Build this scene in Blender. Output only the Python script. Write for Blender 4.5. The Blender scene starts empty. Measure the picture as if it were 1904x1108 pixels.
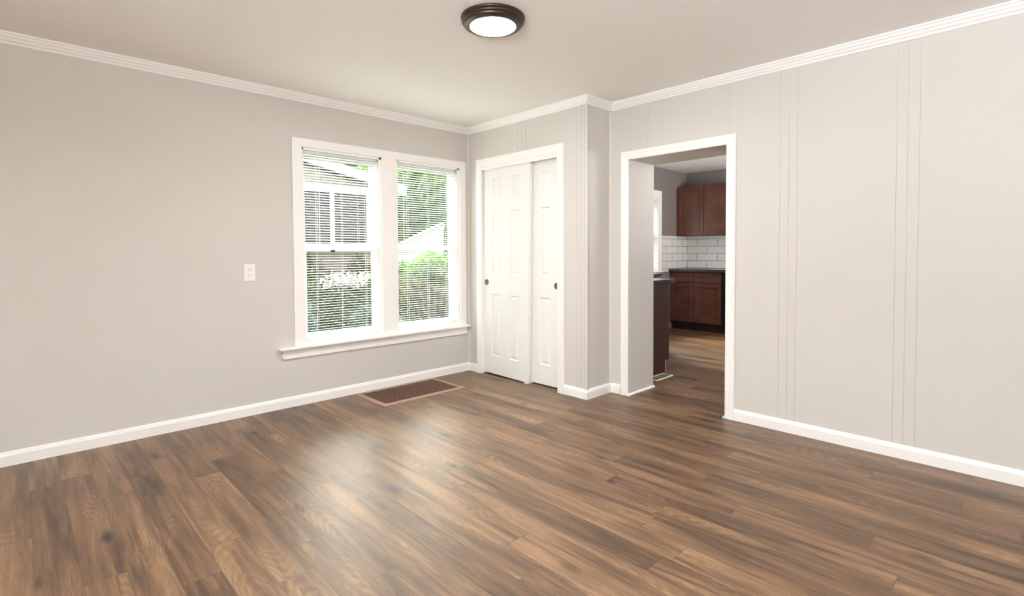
import bpy, bmesh, math, random
from mathutils import Vector, Matrix

# ------------------------------------------------------------------ camera
S = bpy.context.scene
COL = S.collection
rnd = random.Random(7)

F_PX, PCX, PCY = 962.5, 952.0, 496.73
YAW, PITCH, ROLL = 0.7666, -0.0291, -0.0047
fwd = Vector((math.sin(YAW) * math.cos(PITCH), math.cos(YAW) * math.cos(PITCH), math.sin(PITCH)))
rgt0 = Vector((math.cos(YAW), -math.sin(YAW), 0.0))
up0 = rgt0.cross(fwd)
rgt = rgt0 * math.cos(ROLL) + up0 * math.sin(ROLL)
upv = up0 * math.cos(ROLL) - rgt0 * math.sin(ROLL)
cam_data = bpy.data.cameras.new('camera')
cam_data.sensor_width = 36.0
cam_data.lens = F_PX / 1904.0 * 36.0
cam_data.shift_x = (952.0 - PCX) / 1904.0
cam_data.shift_y = (PCY - 554.0) / 1904.0
cam_data.clip_start = 0.05
cam = bpy.data.objects.new('camera', cam_data)
COL.objects.link(cam)
m3 = Matrix((rgt, upv, -fwd)).transposed()
cam.matrix_world = Matrix.Translation((-3.3171, -4.0718, 1.1947)) @ m3.to_4x4()
S.camera = cam

# ------------------------------------------------------------------ light and exposure
world = bpy.data.worlds.new('overcast_sky')
S.world = world
world.use_nodes = True
wn = world.node_tree
wn.nodes.clear()
wo = wn.nodes.new('ShaderNodeOutputWorld')
wb = wn.nodes.new('ShaderNodeBackground')
# overcast sky with a broad bright patch where the sun stands behind thin cloud, beyond the neighbouring house
SKY_BASE, SKY_GLOW = 2.3, 96.0
GLOW_AZ, GLOW_EL = math.radians(15), math.radians(40)
gd = (math.sin(GLOW_AZ) * math.cos(GLOW_EL), math.cos(GLOW_AZ) * math.cos(GLOW_EL), math.sin(GLOW_EL))
wtc = wn.nodes.new('ShaderNodeTexCoord')
wdot = wn.nodes.new('ShaderNodeVectorMath')
wdot.operation = 'DOT_PRODUCT'
wdot.inputs[1].default_value = gd
wn.links.new(wtc.outputs['Generated'], wdot.inputs[0])
wmr = wn.nodes.new('ShaderNodeMapRange')
wmr.interpolation_type = 'SMOOTHSTEP'
wmr.inputs['From Min'].default_value = math.cos(math.radians(30))
wmr.inputs['From Max'].default_value = math.cos(math.radians(10))
wmr.inputs['To Min'].default_value = SKY_BASE
wmr.inputs['To Max'].default_value = SKY_BASE + SKY_GLOW
wn.links.new(wdot.outputs['Value'], wmr.inputs['Value'])
wn.links.new(wmr.outputs['Result'], wb.inputs[1])
wcm = wn.nodes.new('ShaderNodeMapRange')
wcm.interpolation_type = 'SMOOTHSTEP'
wcm.inputs['From Min'].default_value = math.cos(math.radians(30))
wcm.inputs['From Max'].default_value = math.cos(math.radians(20))
wn.links.new(wdot.outputs['Value'], wcm.inputs['Value'])
wcol = wn.nodes.new('ShaderNodeMix')
wcol.data_type = 'RGBA'
wcol.inputs['A'].default_value = (0.94, 0.97, 1.0, 1)
wcol.inputs['B'].default_value = (1.0, 0.93, 0.85, 1)
wn.links.new(wcm.outputs['Result'], wcol.inputs['Factor'])
wn.links.new(wcol.outputs['Result'], wb.inputs[0])
wn.links.new(wb.outputs[0], wo.inputs[0])
world.cycles.sampling_method = 'MANUAL'
world.cycles.sample_map_resolution = 512


def area_light(name, loc, aim, sx, sy, power, color, portal=False):
    d = bpy.data.lights.new(name, 'AREA')
    d.shape = 'RECTANGLE'
    d.size, d.size_y = sx, sy
    d.energy = power
    d.color = color
    if portal:
        d.cycles.is_portal = True
    o = bpy.data.objects.new(name, d)
    COL.objects.link(o)
    o.location = loc
    o.rotation_euler = Vector(aim).to_track_quat('-Z', 'Z').to_euler()
    return o


# daylight through the room's windows (portals only guide the sky's own light)
area_light('window_daylight', (-0.9, 0.30, 1.25), (0, -1, 0), 1.9, 1.7, 1, (1, 1, 1), True)
area_light('kitchen_window_daylight', (3.29, 0.30, 1.45), (0, -1, 0), 0.7, 1.2, 1, (1, 1, 1), True)
# fill lights added behind the camera and on the kitchen's hidden side
FILL = (0.87, 0.945, 1.0)
area_light('rear_fill', (-5.40, -4.7, 1.35), (1, 0, 0), 1.9, 1.5, 34, FILL).data.spread = math.radians(135)
area_light('rear_ceiling_fill', (-5.42, -4.7, 1.35), (0.33, 0.0, 1), 1.9, 0.9, 350, FILL).data.spread = math.radians(150)  # upward fill added to brighten the ceiling
area_light('kitchen_side_fill', (2.7, -3.85, 1.5), (0.4, 1, 2.6), 1.6, 1.3, 140, (1.0, 0.98, 0.97))  # fill added to lift the dark kitchen

S.view_settings.view_transform = 'Standard'
S.view_settings.look = 'None'
S.view_settings.exposure = 0.32
S.view_settings.gamma = 1.0
S.view_settings.use_curve_mapping = False
try:
    S.cycles.use_denoising = True
    S.cycles.max_bounces = 10
    S.cycles.diffuse_bounces = 6
    S.cycles.transparent_max_bounces = 16
    S.cycles.caustics_reflective = False
    S.cycles.caustics_refractive = False
    S.cycles.sample_clamp_indirect = 8.0
except Exception:
    pass


# ------------------------------------------------------------------ materials
def s2l(c):
    return tuple(((x / 255 / 12.92) if x / 255 <= 0.04045 else ((x / 255 + 0.055) / 1.055) ** 2.4) for x in c)


def mat(name, col, rough=0.5, metal=0.0, spec=0.5, bump=None, emit=None, var=None, coat=0.0, trans=0.0):
    """Principled material; bump=(scale, strength), var=(scale, amount) gives a faint procedural tone variation."""
    m = bpy.data.materials.new(name)
    m.use_nodes = True
    nt = m.node_tree
    b = nt.nodes['Principled BSDF']
    b.inputs['Base Color'].default_value = (*col, 1)
    b.inputs['Roughness'].default_value = rough
    b.inputs['Metallic'].default_value = metal
    b.inputs['Specular IOR Level'].default_value = spec
    b.inputs['Coat Weight'].default_value = coat
    tc = nt.nodes.new('ShaderNodeTexCoord')
    if var:
        n = nt.nodes.new('ShaderNodeTexNoise')
        n.inputs['Scale'].default_value = var[0]
        n.inputs['Detail'].default_value = 4
        nt.links.new(tc.outputs['Object'], n.inputs['Vector'])
        r = nt.nodes.new('ShaderNodeValToRGB')
        a = var[1]
        r.color_ramp.elements[0].position = 0.3
        r.color_ramp.elements[1].position = 0.7
        r.color_ramp.elements[0].color = (*[x * (1 - a) for x in col], 1)
        r.color_ramp.elements[1].color = (*[min(1, x * (1 + a)) for x in col], 1)
        nt.links.new(n.outputs['Fac'], r.inputs['Fac'])
        nt.links.new(r.outputs['Color'], b.inputs['Base Color'])
    if bump:
        n = nt.nodes.new('ShaderNodeTexNoise')
        n.inputs['Scale'].default_value = bump[0]
        n.inputs['Detail'].default_value = 6
        nt.links.new(tc.outputs['Object'], n.inputs['Vector'])
        bp = nt.nodes.new('ShaderNodeBump')
        bp.inputs['Strength'].default_value = bump[1]
        bp.inputs['Distance'].default_value = 0.002
        nt.links.new(n.outputs['Fac'], bp.inputs['Height'])
        nt.links.new(bp.outputs['Normal'], b.inputs['Normal'])
    if emit:
        b.inputs['Emission Color'].default_value = (*emit[0], 1)
        b.inputs['Emission Strength'].default_value = emit[1]
    return m


M = {}
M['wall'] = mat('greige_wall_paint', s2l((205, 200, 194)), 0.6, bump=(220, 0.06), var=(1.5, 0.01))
M['ceiling'] = mat('ceiling_paint', s2l((245, 243, 240)), 0.8, bump=(60, 0.08))
M['trim'] = mat('white_trim_paint', s2l((244, 242, 239)), 0.35, bump=(90, 0.03))
M['door'] = mat('white_door_paint', s2l((236, 235, 232)), 0.4, bump=(120, 0.04))
M['vinyl'] = mat('white_vinyl', s2l((245, 245, 243)), 0.3, bump=(40, 0.01))
M['bronze'] = mat('dark_bronze_metal', s2l((74, 62, 54)), 0.38, 0.75, var=(8, 0.1))
M['nickel'] = mat('aged_nickel', s2l((128, 125, 121)), 0.5, 0.5, var=(60, 0.1))
M['glow'] = mat('lit_diffuser', (1, 1, 1), 0.5, emit=((0.98, 0.98, 0.97), 240.0), var=(5, 0.01))
M['plate'] = mat('outlet_plastic', s2l((240, 234, 228)), 0.35, bump=(30, 0.01))
M['slot'] = mat('dark_slot', s2l((70, 66, 62)), 0.7, var=(20, 0.1))
M['vent_frame'] = mat('tan_vent_frame_paint', s2l((162, 132, 116)), 0.45, 0.1, var=(20, 0.06))
M['vent_slat'] = mat('brown_vent_louver_paint', s2l((98, 62, 50)), 0.45, 0.1, var=(20, 0.08))
M['dark'] = mat('dark_void', s2l((34, 24, 22)), 0.9, var=(10, 0.1))
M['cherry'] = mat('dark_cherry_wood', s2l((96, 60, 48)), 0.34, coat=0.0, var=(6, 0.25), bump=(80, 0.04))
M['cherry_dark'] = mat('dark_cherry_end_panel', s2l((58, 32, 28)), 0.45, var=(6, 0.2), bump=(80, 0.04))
M['counter'] = mat('dark_speckled_countertop', s2l((62, 60, 58)), 0.18, var=(140, 0.5))
M['appliance'] = mat('black_appliance_enamel', s2l((28, 24, 26)), 0.3, var=(10, 0.1))
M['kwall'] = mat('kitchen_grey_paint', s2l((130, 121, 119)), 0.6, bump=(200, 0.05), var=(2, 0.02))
M['kceil'] = mat('kitchen_ceiling_paint', s2l((245, 245, 244)), 0.8, bump=(60, 0.3))
M['register'] = mat('olive_tan_register', s2l((150, 136, 108)), 0.5, 0.1, var=(30, 0.1))
M['siding'] = mat('white_siding', s2l((205, 203, 196)), 0.6, var=(3, 0.03))
M['ext_white'] = mat('white_exterior_paint', s2l((235, 236, 235)), 0.5, var=(3, 0.03))
M['soffit'] = mat('beige_gable_siding', s2l((158, 152, 140)), 0.6, var=(3, 0.04))
M['base_siding'] = mat('weathered_grey_skirting', s2l((120, 112, 104)), 0.7, var=(6, 0.15))
M['ext_glass'] = mat('dark_porch_screen', s2l((34, 42, 42)), 0.3, var=(1.2, 0.35))
M['roof'] = mat('grey_shingles', s2l((120, 116, 112)), 0.8, var=(10, 0.2), bump=(40, 0.4))
M['bark'] = mat('brown_bark', s2l((86, 70, 56)), 0.9, var=(12, 0.3), bump=(30, 0.6))
M['lawn'] = mat('lawn_grass', s2l((54, 70, 44)), 0.9, var=(14, 0.35), bump=(60, 0.8))
M['bounce_pale'] = mat('pale_bounce_slab', s2l((205, 203, 198)), 0.9, var=(3, 0.08), bump=(30, 0.3))
M['fence'] = mat('weathered_fence_boards', s2l((98, 92, 86)), 0.8, var=(9, 0.2))
M['brick'] = mat('red_clay', s2l((170, 92, 78)), 0.8, var=(15, 0.2))


def mat_slat():
    m = mat('white_blind_slat', s2l((244, 245, 243)), 0.4, var=(4, 0.01))
    nt = m.node_tree
    b = nt.nodes['Principled BSDF']
    out = nt.nodes['Material Output']
    tr = nt.nodes.new('ShaderNodeBsdfTranslucent')
    tr.inputs[0].default_value = (0.9, 0.92, 0.9, 1)
    mx = nt.nodes.new('ShaderNodeMixShader')
    mx.inputs[0].default_value = 0.5
    nt.links.new(b.outputs[0], mx.inputs[1])
    nt.links.new(tr.outputs[0], mx.inputs[2])
    nt.links.new(mx.outputs[0], out.inputs[0])
    return m


M['slat'] = mat_slat()


def mat_glass():
    m = bpy.data.materials.new('clear_window_glass')
    m.use_nodes = True
    nt = m.node_tree
    nt.nodes.remove(nt.nodes['Principled BSDF'])
    out = nt.nodes['Material Output']
    t = nt.nodes.new('ShaderNodeBsdfTransparent')
    t.inputs[0].default_value = (0.94, 0.97, 0.96, 1)
    g = nt.nodes.new('ShaderNodeBsdfGlossy')
    g.inputs['Roughness'].default_value = 0.02
    fr = nt.nodes.new('ShaderNodeFresnel')
    fr.inputs[0].default_value = 1.45
    mx = nt.nodes.new('ShaderNodeMixShader')
    ge = nt.nodes.new('ShaderNodeNewGeometry')      # reflect at the entry face only, pass straight out of the far face
    inv = nt.nodes.new('ShaderNodeMath')
    inv.operation = 'SUBTRACT'
    inv.inputs[0].default_value = 1.0
    nt.links.new(ge.outputs['Backfacing'], inv.inputs[1])
    mul = nt.nodes.new('ShaderNodeMath')
    mul.operation = 'MULTIPLY'
    nt.links.new(fr.outputs[0], mul.inputs[0])
    nt.links.new(inv.outputs[0], mul.inputs[1])
    nt.links.new(mul.outputs[0], mx.inputs[0])
    nt.links.new(t.outputs[0], mx.inputs[1])
    nt.links.new(g.outputs[0], mx.inputs[2])
    nt.links.new(mx.outputs[0], out.inputs[0])
    return m


M['glass'] = mat_glass()


def mat_leaf(name, c1, c2, c3, trans=0.45):
    m = bpy.data.materials.new(name)
    m.use_nodes = True
    nt = m.node_tree
    nt.nodes.remove(nt.nodes['Principled BSDF'])
    out = nt.nodes['Material Output']
    g = nt.nodes.new('ShaderNodeNewGeometry')
    r = nt.nodes.new('ShaderNodeValToRGB')
    r.color_ramp.elements[0].color = (*s2l(c1), 1)
    r.color_ramp.elements[1].color = (*s2l(c3), 1)
    e = r.color_ramp.elements.new(0.5)
    e.color = (*s2l(c2), 1)
    nt.links.new(g.outputs['Random Per Island'], r.inputs[0])
    d = nt.nodes.new('ShaderNodeBsdfDiffuse')
    t = nt.nodes.new('ShaderNodeBsdfTranslucent')
    mx = nt.nodes.new('ShaderNodeMixShader')
    mx.inputs[0].default_value = trans
    nt.links.new(r.outputs[0], d.inputs[0])
    nt.links.new(r.outputs[0], t.inputs[0])
    nt.links.new(d.outputs[0], mx.inputs[1])
    nt.links.new(t.outputs[0], mx.inputs[2])
    nt.links.new(mx.outputs[0], out.inputs[0])
    return m


M['leaf_green'] = mat_leaf('fresh_green_leaves', (72, 112, 54), (98, 142, 72), (130, 170, 88))
M['leaf_dark'] = mat_leaf('dark_green_leaves', (58, 78, 54), (76, 100, 66), (102, 126, 76))
M['leaf_blue'] = mat_leaf('blue_green_leaves', (62, 82, 78), (80, 102, 94), (96, 120, 92))
M['leaf_lime'] = mat_leaf('yellow_green_leaves', (62, 72, 34), (78, 87, 40), (100, 107, 54))
M['leaf_olive'] = mat_leaf('olive_leaves', (68, 74, 54), (86, 94, 66), (108, 116, 80))
M['petal'] = mat_leaf('white_petals', (150, 150, 146), (190, 190, 186), (220, 220, 216), 0.3)


def mat_floor():
    """Wood-look vinyl planks running along Y: 12.7 cm wide, 1.22 m long, staggered by a random offset per row."""
    m = bpy.data.materials.new('brown_vinyl_plank')
    m.use_nodes = True
    nt = m.node_tree
    N, L = nt.nodes, nt.links
    b = N['Principled BSDF']

    def math_(op, a, c=None, d=None):
        n = N.new('ShaderNodeMath')
        n.operation = op
        for i, v in enumerate((a, c, d)):
            if v is None:
                continue
            if isinstance(v, (int, float)):
                n.inputs[i].default_value = v
            else:
                L.new(v, n.inputs[i])
        return n.outputs[0]

    tc = N.new('ShaderNodeTexCoord')
    sp = N.new('ShaderNodeSeparateXYZ')
    L.new(tc.outputs['Object'], sp.inputs[0])
    X, Y = sp.outputs[0], sp.outputs[1]
    px = math_('DIVIDE', math_('ADD', X, 2.272 + 0.127 * 80), 0.127)
    row = math_('FLOOR', px)
    fx = math_('FRACT', px)
    w1 = N.new('ShaderNodeTexWhiteNoise')
    w1.noise_dimensions = '1D'
    L.new(row, w1.inputs['W'])
    py = math_('ADD', math_('DIVIDE', math_('ADD', Y, 40), 1.22), w1.outputs['Value'])
    seg = math_('FLOOR', py)
    fy = math_('FRACT', py)
    cid = N.new('ShaderNodeCombineXYZ')
    L.new(row, cid.inputs[0])
    L.new(seg, cid.inputs[1])
    w2 = N.new('ShaderNodeTexWhiteNoise')
    w2.noise_dimensions = '2D'
    L.new(cid.outputs[0], w2.inputs['Vector'])
    ident = w2.outputs['Value']
    # grain coordinates: stretched along the plank, shifted per plank
    gc = N.new('ShaderNodeCombineXYZ')
    L.new(math_('MULTIPLY', X, 16.0), gc.inputs[0])
    L.new(math_('MULTIPLY', Y, 1.1), gc.inputs[1])
    L.new(math_('MULTIPLY', ident, 57.0), gc.inputs[2])
    n1 = N.new('ShaderNodeTexNoise')
    n1.inputs['Scale'].default_value = 1.0
    n1.inputs['Detail'].default_value = 6
    n1.inputs['Roughness'].default_value = 0.62
    n1.inputs['Distortion'].default_value = 1.4
    L.new(gc.outputs[0], n1.inputs['Vector'])
    gc2 = N.new('ShaderNodeCombineXYZ')
    L.new(math_('MULTIPLY', X, 150.0), gc2.inputs[0])
    L.new(math_('MULTIPLY', Y, 5.0), gc2.inputs[1])
    L.new(math_('MULTIPLY', ident, 31.0), gc2.inputs[2])
    n2 = N.new('ShaderNodeTexNoise')
    n2.inputs['Scale'].default_value = 1.0
    n2.inputs['Detail'].default_value = 4
    L.new(gc2.outputs[0], n2.inputs['Vector'])
    # cathedral rings
    wv = N.new('ShaderNodeTexWave')
    wv.wave_type = 'RINGS'
    wv.rings_direction = 'Z'
    wv.inputs['Scale'].default_value = 1.1
    wv.inputs['Distortion'].default_value = 5.0
    wv.inputs['Detail'].default_value = 3
    wv.inputs['Detail Scale'].default_value = 1.2
    gc3 = N.new('ShaderNodeCombineXYZ')
    L.new(math_('MULTIPLY', math_('SUBTRACT', fx, 0.5), 3.2), gc3.inputs[0])
    L.new(math_('MULTIPLY', math_('SUBTRACT', fy, ident), 5.0), gc3.inputs[1])
    L.new(math_('MULTIPLY', ident, 19.0), gc3.inputs[2])
    L.new(gc3.outputs[0], wv.inputs['Vector'])
    # knots
    vo = N.new('ShaderNodeTexVoronoi')
    vo.inputs['Scale'].default_value = 1.0
    gc4 = N.new('ShaderNodeCombineXYZ')
    L.new(math_('MULTIPLY', X, 5.0), gc4.inputs[0])
    L.new(math_('MULTIPLY', Y, 2.2), gc4.inputs[1])
    L.new(math_('MULTIPLY', ident, 40.0), gc4.inputs[2])
    L.new(gc4.outputs[0], vo.inputs['Vector'])
    knot = N.new('ShaderNodeMapRange')
    knot.inputs[1].default_value = 0.03
    knot.inputs[2].default_value = 0.16
    knot.inputs[3].default_value = 1.0
    knot.inputs[4].default_value = 0.0
    L.new(vo.outputs['Distance'], knot.inputs[0])
    n3 = N.new('ShaderNodeTexNoise')
    n3.inputs['Scale'].default_value = 1.0
    n3.inputs['Detail'].default_value = 3
    n3.inputs['Distortion'].default_value = 0.6
    gc5 = N.new('ShaderNodeCombineXYZ')
    L.new(math_('MULTIPLY', X, 11.0), gc5.inputs[0])
    L.new(math_('MULTIPLY', Y, 1.6), gc5.inputs[1])
    L.new(math_('MULTIPLY', ident, 83.0), gc5.inputs[2])
    L.new(gc5.outputs[0], n3.inputs['Vector'])
    ringmask = N.new('ShaderNodeMapRange')
    ringmask.inputs[1].default_value = 0.52
    ringmask.inputs[2].default_value = 0.68
    L.new(n3.outputs['Fac'], ringmask.inputs[0])
    tone = math_('ADD', math_('ADD', math_('MULTIPLY', n1.outputs['Fac'], 0.66), 0.10), math_('MULTIPLY', n2.outputs['Fac'], 0.30))
    tone = math_('ADD', tone, math_('MULTIPLY', math_('SUBTRACT', n3.outputs['Fac'], 0.5), 0.55))
    tone = math_('ADD', tone, math_('MULTIPLY', math_('SUBTRACT', ident, 0.5), 0.16))
    tone = math_('ADD', tone, math_('MULTIPLY', math_('MULTIPLY', math_('SUBTRACT', wv.outputs['Fac'], 0.5), ringmask.outputs[0]), 0.14))
    tone = math_('SUBTRACT', tone, math_('MULTIPLY', knot.outputs[0], 0.25))
    rp = N.new('ShaderNodeValToRGB')
    cr = rp.color_ramp
    cr.elements[0].position = 0.26
    cr.elements[0].color = (*s2l((46, 32, 22)), 1)
    cr.elements[1].position = 0.82
    cr.elements[1].color = (*s2l((146, 114, 84)), 1)
    e = cr.elements.new(0.44)
    e.color = (*s2l((78, 57, 41)), 1)
    e = cr.elements.new(0.60)
    e.color = (*s2l((108, 81, 58)), 1)
    L.new(tone, rp.inputs[0])
    # seams
    ex = math_('MINIMUM', fx, math_('SUBTRACT', 1.0, fx))
    ey = math_('MINIMUM', fy, math_('SUBTRACT', 1.0, fy))
    sx = math_('LESS_THAN', ex, 0.008)
    sy = math_('LESS_THAN', ey, 0.0010)
    seam = math_('MAXIMUM', sx, sy)
    mx = N.new('ShaderNodeMix')
    mx.data_type = 'RGBA'
    L.new(math_('MULTIPLY', seam, 0.55), mx.inputs['Factor'])
    L.new(rp.outputs['Color'], mx.inputs['A'])
    mx.inputs['B'].default_value = (*s2l((52, 36, 28)), 1)
    L.new(mx.outputs['Result'], b.inputs['Base Color'])
    rg = N.new('ShaderNodeMapRange')
    rg.inputs[3].default_value = 0.34
    rg.inputs[4].default_value = 0.46
    L.new(n2.outputs['Fac'], rg.inputs[0])
    L.new(rg.outputs[0], b.inputs['Roughness'])
    b.inputs['Specular IOR Level'].default_value = 0.5
    bp = N.new('ShaderNodeBump')
    bp.inputs['Strength'].default_value = 0.12
    bp.inputs['Distance'].default_value = 0.002
    h = math_('SUBTRACT', n2.outputs['Fac'], math_('MULTIPLY', seam, 1.5))
    L.new(h, bp.inputs['Height'])
    L.new(bp.outputs['Normal'], b.inputs['Normal'])
    return m


M['floor'] = mat_floor()


def mat_tile(name, axis):
    """White subway tile 33 x 11.4 cm in running bond with grey grout; axis is the horizontal world axis of the wall."""
    m = bpy.data.materials.new(name)
    m.use_nodes = True
    nt = m.node_tree
    N, L = nt.nodes, nt.links
    b = N['Principled BSDF']
    tc = N.new('ShaderNodeTexCoord')
    sp = N.new('ShaderNodeSeparateXYZ')
    L.new(tc.outputs['Object'], sp.inputs[0])
    cb = N.new('ShaderNodeCombineXYZ')
    off = N.new('ShaderNodeMath')
    off.operation = 'ADD'
    off.inputs[1].default_value = 0.186 + 3.3 if axis == 'Y' else -3.721 + 3.3
    L.new(sp.outputs[1 if axis == 'Y' else 0], off.inputs[0])
    L.new(off.outputs[0], cb.inputs[0])
    oz = N.new('ShaderNodeMath')
    oz.operation = 'ADD'
    oz.inputs[1].default_value = -0.927 + 1.14
    L.new(sp.outputs[2], oz.inputs[0])
    L.new(oz.outputs[0], cb.inputs[1])
    br = N.new('ShaderNodeTexBrick')
    br.offset = 0.5
    br.inputs['Scale'].default_value = 1.0
    br.inputs['Brick Width'].default_value = 0.33
    br.inputs['Row Height'].default_value = 0.1143
    br.inputs['Mortar Size'].default_value = 0.0035
    br.inputs['Mortar Smooth'].default_value = 0.1
    br.inputs['Color1'].default_value = (*s2l((222, 218, 213)), 1)
    br.inputs['Color2'].default_value = (*s2l((214, 210, 206)), 1)
    br.inputs['Mortar'].default_value = (*s2l((82, 76, 74)), 1)
    L.new(cb.outputs[0], br.inputs['Vector'])
    L.new(br.outputs['Color'], b.inputs['Base Color'])
    b.inputs['Roughness'].default_value = 0.2
    bp = N.new('ShaderNodeBump')
    bp.inputs['Strength'].default_value = 0.4
    bp.inputs['Distance'].default_value = 0.002
    bp.invert = True
    L.new(br.outputs['Fac'], bp.inputs['Height'])
    L.new(bp.outputs['Normal'], b.inputs['Normal'])
    return m


M['tile_y'] = mat_tile('subway_tile_rear', 'Y')
M['tile_x'] = mat_tile('subway_tile_side', 'X')


# ------------------------------------------------------------------ mesh helpers
class MB:
    def __init__(self):
        self.v, self.f, self.smooth = [], [], []

    def add(self, verts, faces, smooth=False):
        o = len(self.v)
        self.v += [tuple(p) for p in verts]
        self.f += [tuple(i + o for i in f) for f in faces]
        self.smooth += [smooth] * len(faces)

    def box(self, x0, x1, y0, y1, z0, z1):
        x0, x1 = min(x0, x1), max(x0, x1)
        y0, y1 = min(y0, y1), max(y0, y1)
        z0, z1 = min(z0, z1), max(z0, z1)
        self.add([(x0, y0, z0), (x1, y0, z0), (x1, y1, z0), (x0, y1, z0), (x0, y0, z1), (x1, y0, z1), (x1, y1, z1), (x0, y1, z1)],
                 [(3, 2, 1, 0), (4, 5, 6, 7), (0, 1, 5, 4), (1, 2, 6, 5), (2, 3, 7, 6), (3, 0, 4, 7)])
        return self

    def loft(self, rings, closed_ring=True, cap=True, smooth=False, closed_path=False):
        n = len(rings[0])
        vs = [p for r in rings for p in r]
        fs = []
        K = len(rings)
        for k in range(K if closed_path else K - 1):
            k2 = (k + 1) % K
            for i in range(n if closed_ring else n - 1):
                j = (i + 1) % n
                fs.append((k * n + i, k * n + j, k2 * n + j, k2 * n + i))
        if cap and not closed_path:
            fs.append(tuple(range(n - 1, -1, -1)))
            fs.append(tuple((K - 1) * n + i for i in range(n)))
        self.add(vs, fs, smooth)
        return self

    def prism(self, pts, axis, a, c):
        """Extrude a 2D polygon along an axis ('x': pts are (y,z); 'y': (x,z); 'z': (x,y))."""
        def mk(p, h):
            return {'x': (h, p[0], p[1]), 'y': (p[0], h, p[1]), 'z': (p[0], p[1], h)}[axis]
        return self.loft([[mk(p, a) for p in pts], [mk(p, c) for p in pts]])

    def tube(self, pts, r, n=10, cap=True):
        rings = []
        P = [Vector(p) for p in pts]
        for i, p in enumerate(P):
            d = (P[min(i + 1, len(P) - 1)] - P[max(i - 1, 0)]).normalized()
            a = d.orthogonal().normalized()
            c = d.cross(a)
            rr = r[i] if isinstance(r, (list, tuple)) else r
            rings.append([p + a * math.cos(t) * rr + c * math.sin(t) * rr for t in [2 * math.pi * k / n for k in range(n)]])
        return self.loft(rings, True, cap, True)

    def lathe(self, prof, c, n=48, axis='z'):
        rings = []
        for k in range(n):
            a = 2 * math.pi * k / n
            if axis == 'z':
                rings.append([(c[0] + r * math.cos(a), c[1] + r * math.sin(a), c[2] + h) for r, h in prof])
            elif axis == 'x':
                rings.append([(c[0] + h, c[1] + r * math.cos(a), c[2] + r * math.sin(a)) for r, h in prof])
            else:
                rings.append([(c[0] + r * math.cos(a), c[1] + h, c[2] + r * math.sin(a)) for r, h in prof])
        return self.loft(rings, False, False, True, True)

    def build(self, name, material, parent=None, bevel=0.0, seg=2):
        me = bpy.data.meshes.new(name)
        me.from_pydata(self.v, [], self.f)
        me.validate()
        bm = bmesh.new()
        bm.from_mesh(me)
        bmesh.ops.remove_doubles(bm, verts=bm.verts, dist=1e-6) if len(bm.verts) < 20000 and not getattr(self, 'keep', False) else None
        if not getattr(self, 'keep', False):
            bmesh.ops.recalc_face_normals(bm, faces=bm.faces)
        if any(self.smooth):
            for f in bm.faces:
                f.smooth = True
        bm.to_mesh(me)
        bm.free()
        o = bpy.data.objects.new(name, me)
        COL.objects.link(o)
        me.materials.append(M[material] if isinstance(material, str) else material)
        if any(self.smooth):
            try:
                me.set_sharp_from_angle(angle=math.radians(40))
            except Exception:
                pass
        if bevel > 0:
            md = o.modifiers.new('bevel', 'BEVEL')
            md.width = bevel
            md.segments = seg
            md.limit_method = 'ANGLE'
            md.angle_limit = math.radians(50)
        if parent:
            o.parent = parent
            o.matrix_parent_inverse = Matrix.Translation(parent.location).inverted()
        return o


def tag(o, label, cat, group=None, kind=None):
    o['label'] = label
    o['category'] = cat
    if group:
        o['group'] = group
    if kind:
        o['kind'] = kind
    return o


def thing(name, label, cat, loc, group=None, kind=None):
    e = bpy.data.objects.new(name, None)
    e.empty_display_size = 0.1
    COL.objects.link(e)
    e.location = loc
    return tag(e, label, cat, group, kind)


def cells(u_cuts, v_cuts, fn):
    for i in range(len(u_cuts) - 1):
        for j in range(len(v_cuts) - 1):
            fn(u_cuts[i], u_cuts[i + 1], v_cuts[j], v_cuts[j + 1])


def wall_slab(axis, face, back, u0, u1, z0, z1, holes=(), grooves=(), gw=0.0028, gd=0.0025):
    """Wall slab with rectangular holes and V-panel grooves. axis 'y': face is a Y plane and u runs along X."""
    mb = MB()
    us = {u0, u1}
    zs = {z0, z1}
    for h in holes:
        us |= {h[0], h[1]}
        zs |= {h[2], h[3]}
    for g in grooves:
        us |= {g - gw / 2, g + gw / 2}
    us = sorted(x for x in us if u0 <= x <= u1)
    zs = sorted(z for z in zs if z0 <= z <= z1)
    sgn = 1 if back > face else -1

    def cell(a, c, b, d):
        uc, zc = (a + c) / 2, (b + d) / 2
        for h in holes:
            if h[0] < uc < h[1] and h[2] < zc < h[3]:
                return
        f = face
        if any(abs(uc - g) < gw / 2 for g in grooves):
            f = face + sgn * gd
        if axis == 'y':
            mb.box(a, c, f, back, b, d)
        else:
            mb.box(f, back, a, c, b, d)
    cells(us, zs, cell)
    mb.keep = True
    return mb


def molding(p0, p1, m0, m1, prof, name, material):
    """Sweep profile (out, z) from p0 to p1 (plan points); m0/m1 are the plan offsets per unit 'out' at each end (mitres)."""
    rings = []
    for p, m in ((p0, m0), (p1, m1)):
        rings.append([(p[0] + m[0] * o, p[1] + m[1] * o, z) for o, z in prof])
    mb = MB().loft(rings)
    return mb


def casing_run(corners, outs, prof, plane, mb=None):
    """Mitred casing: corners are (u, z) of the inner edge, outs their outward direction; prof = (outward, proud); plane(u, z, proud)->xyz."""
    mb = mb or MB()
    for k in range(len(corners) - 1):
        rings = []
        for c, o in ((corners[k], outs[k]), (corners[k + 1], outs[k + 1])):
            rings.append([plane(c[0] + o[0] * a, c[1] + o[1] * a, d) for a, d in prof])
        mb.loft(rings)
    return mb


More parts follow.
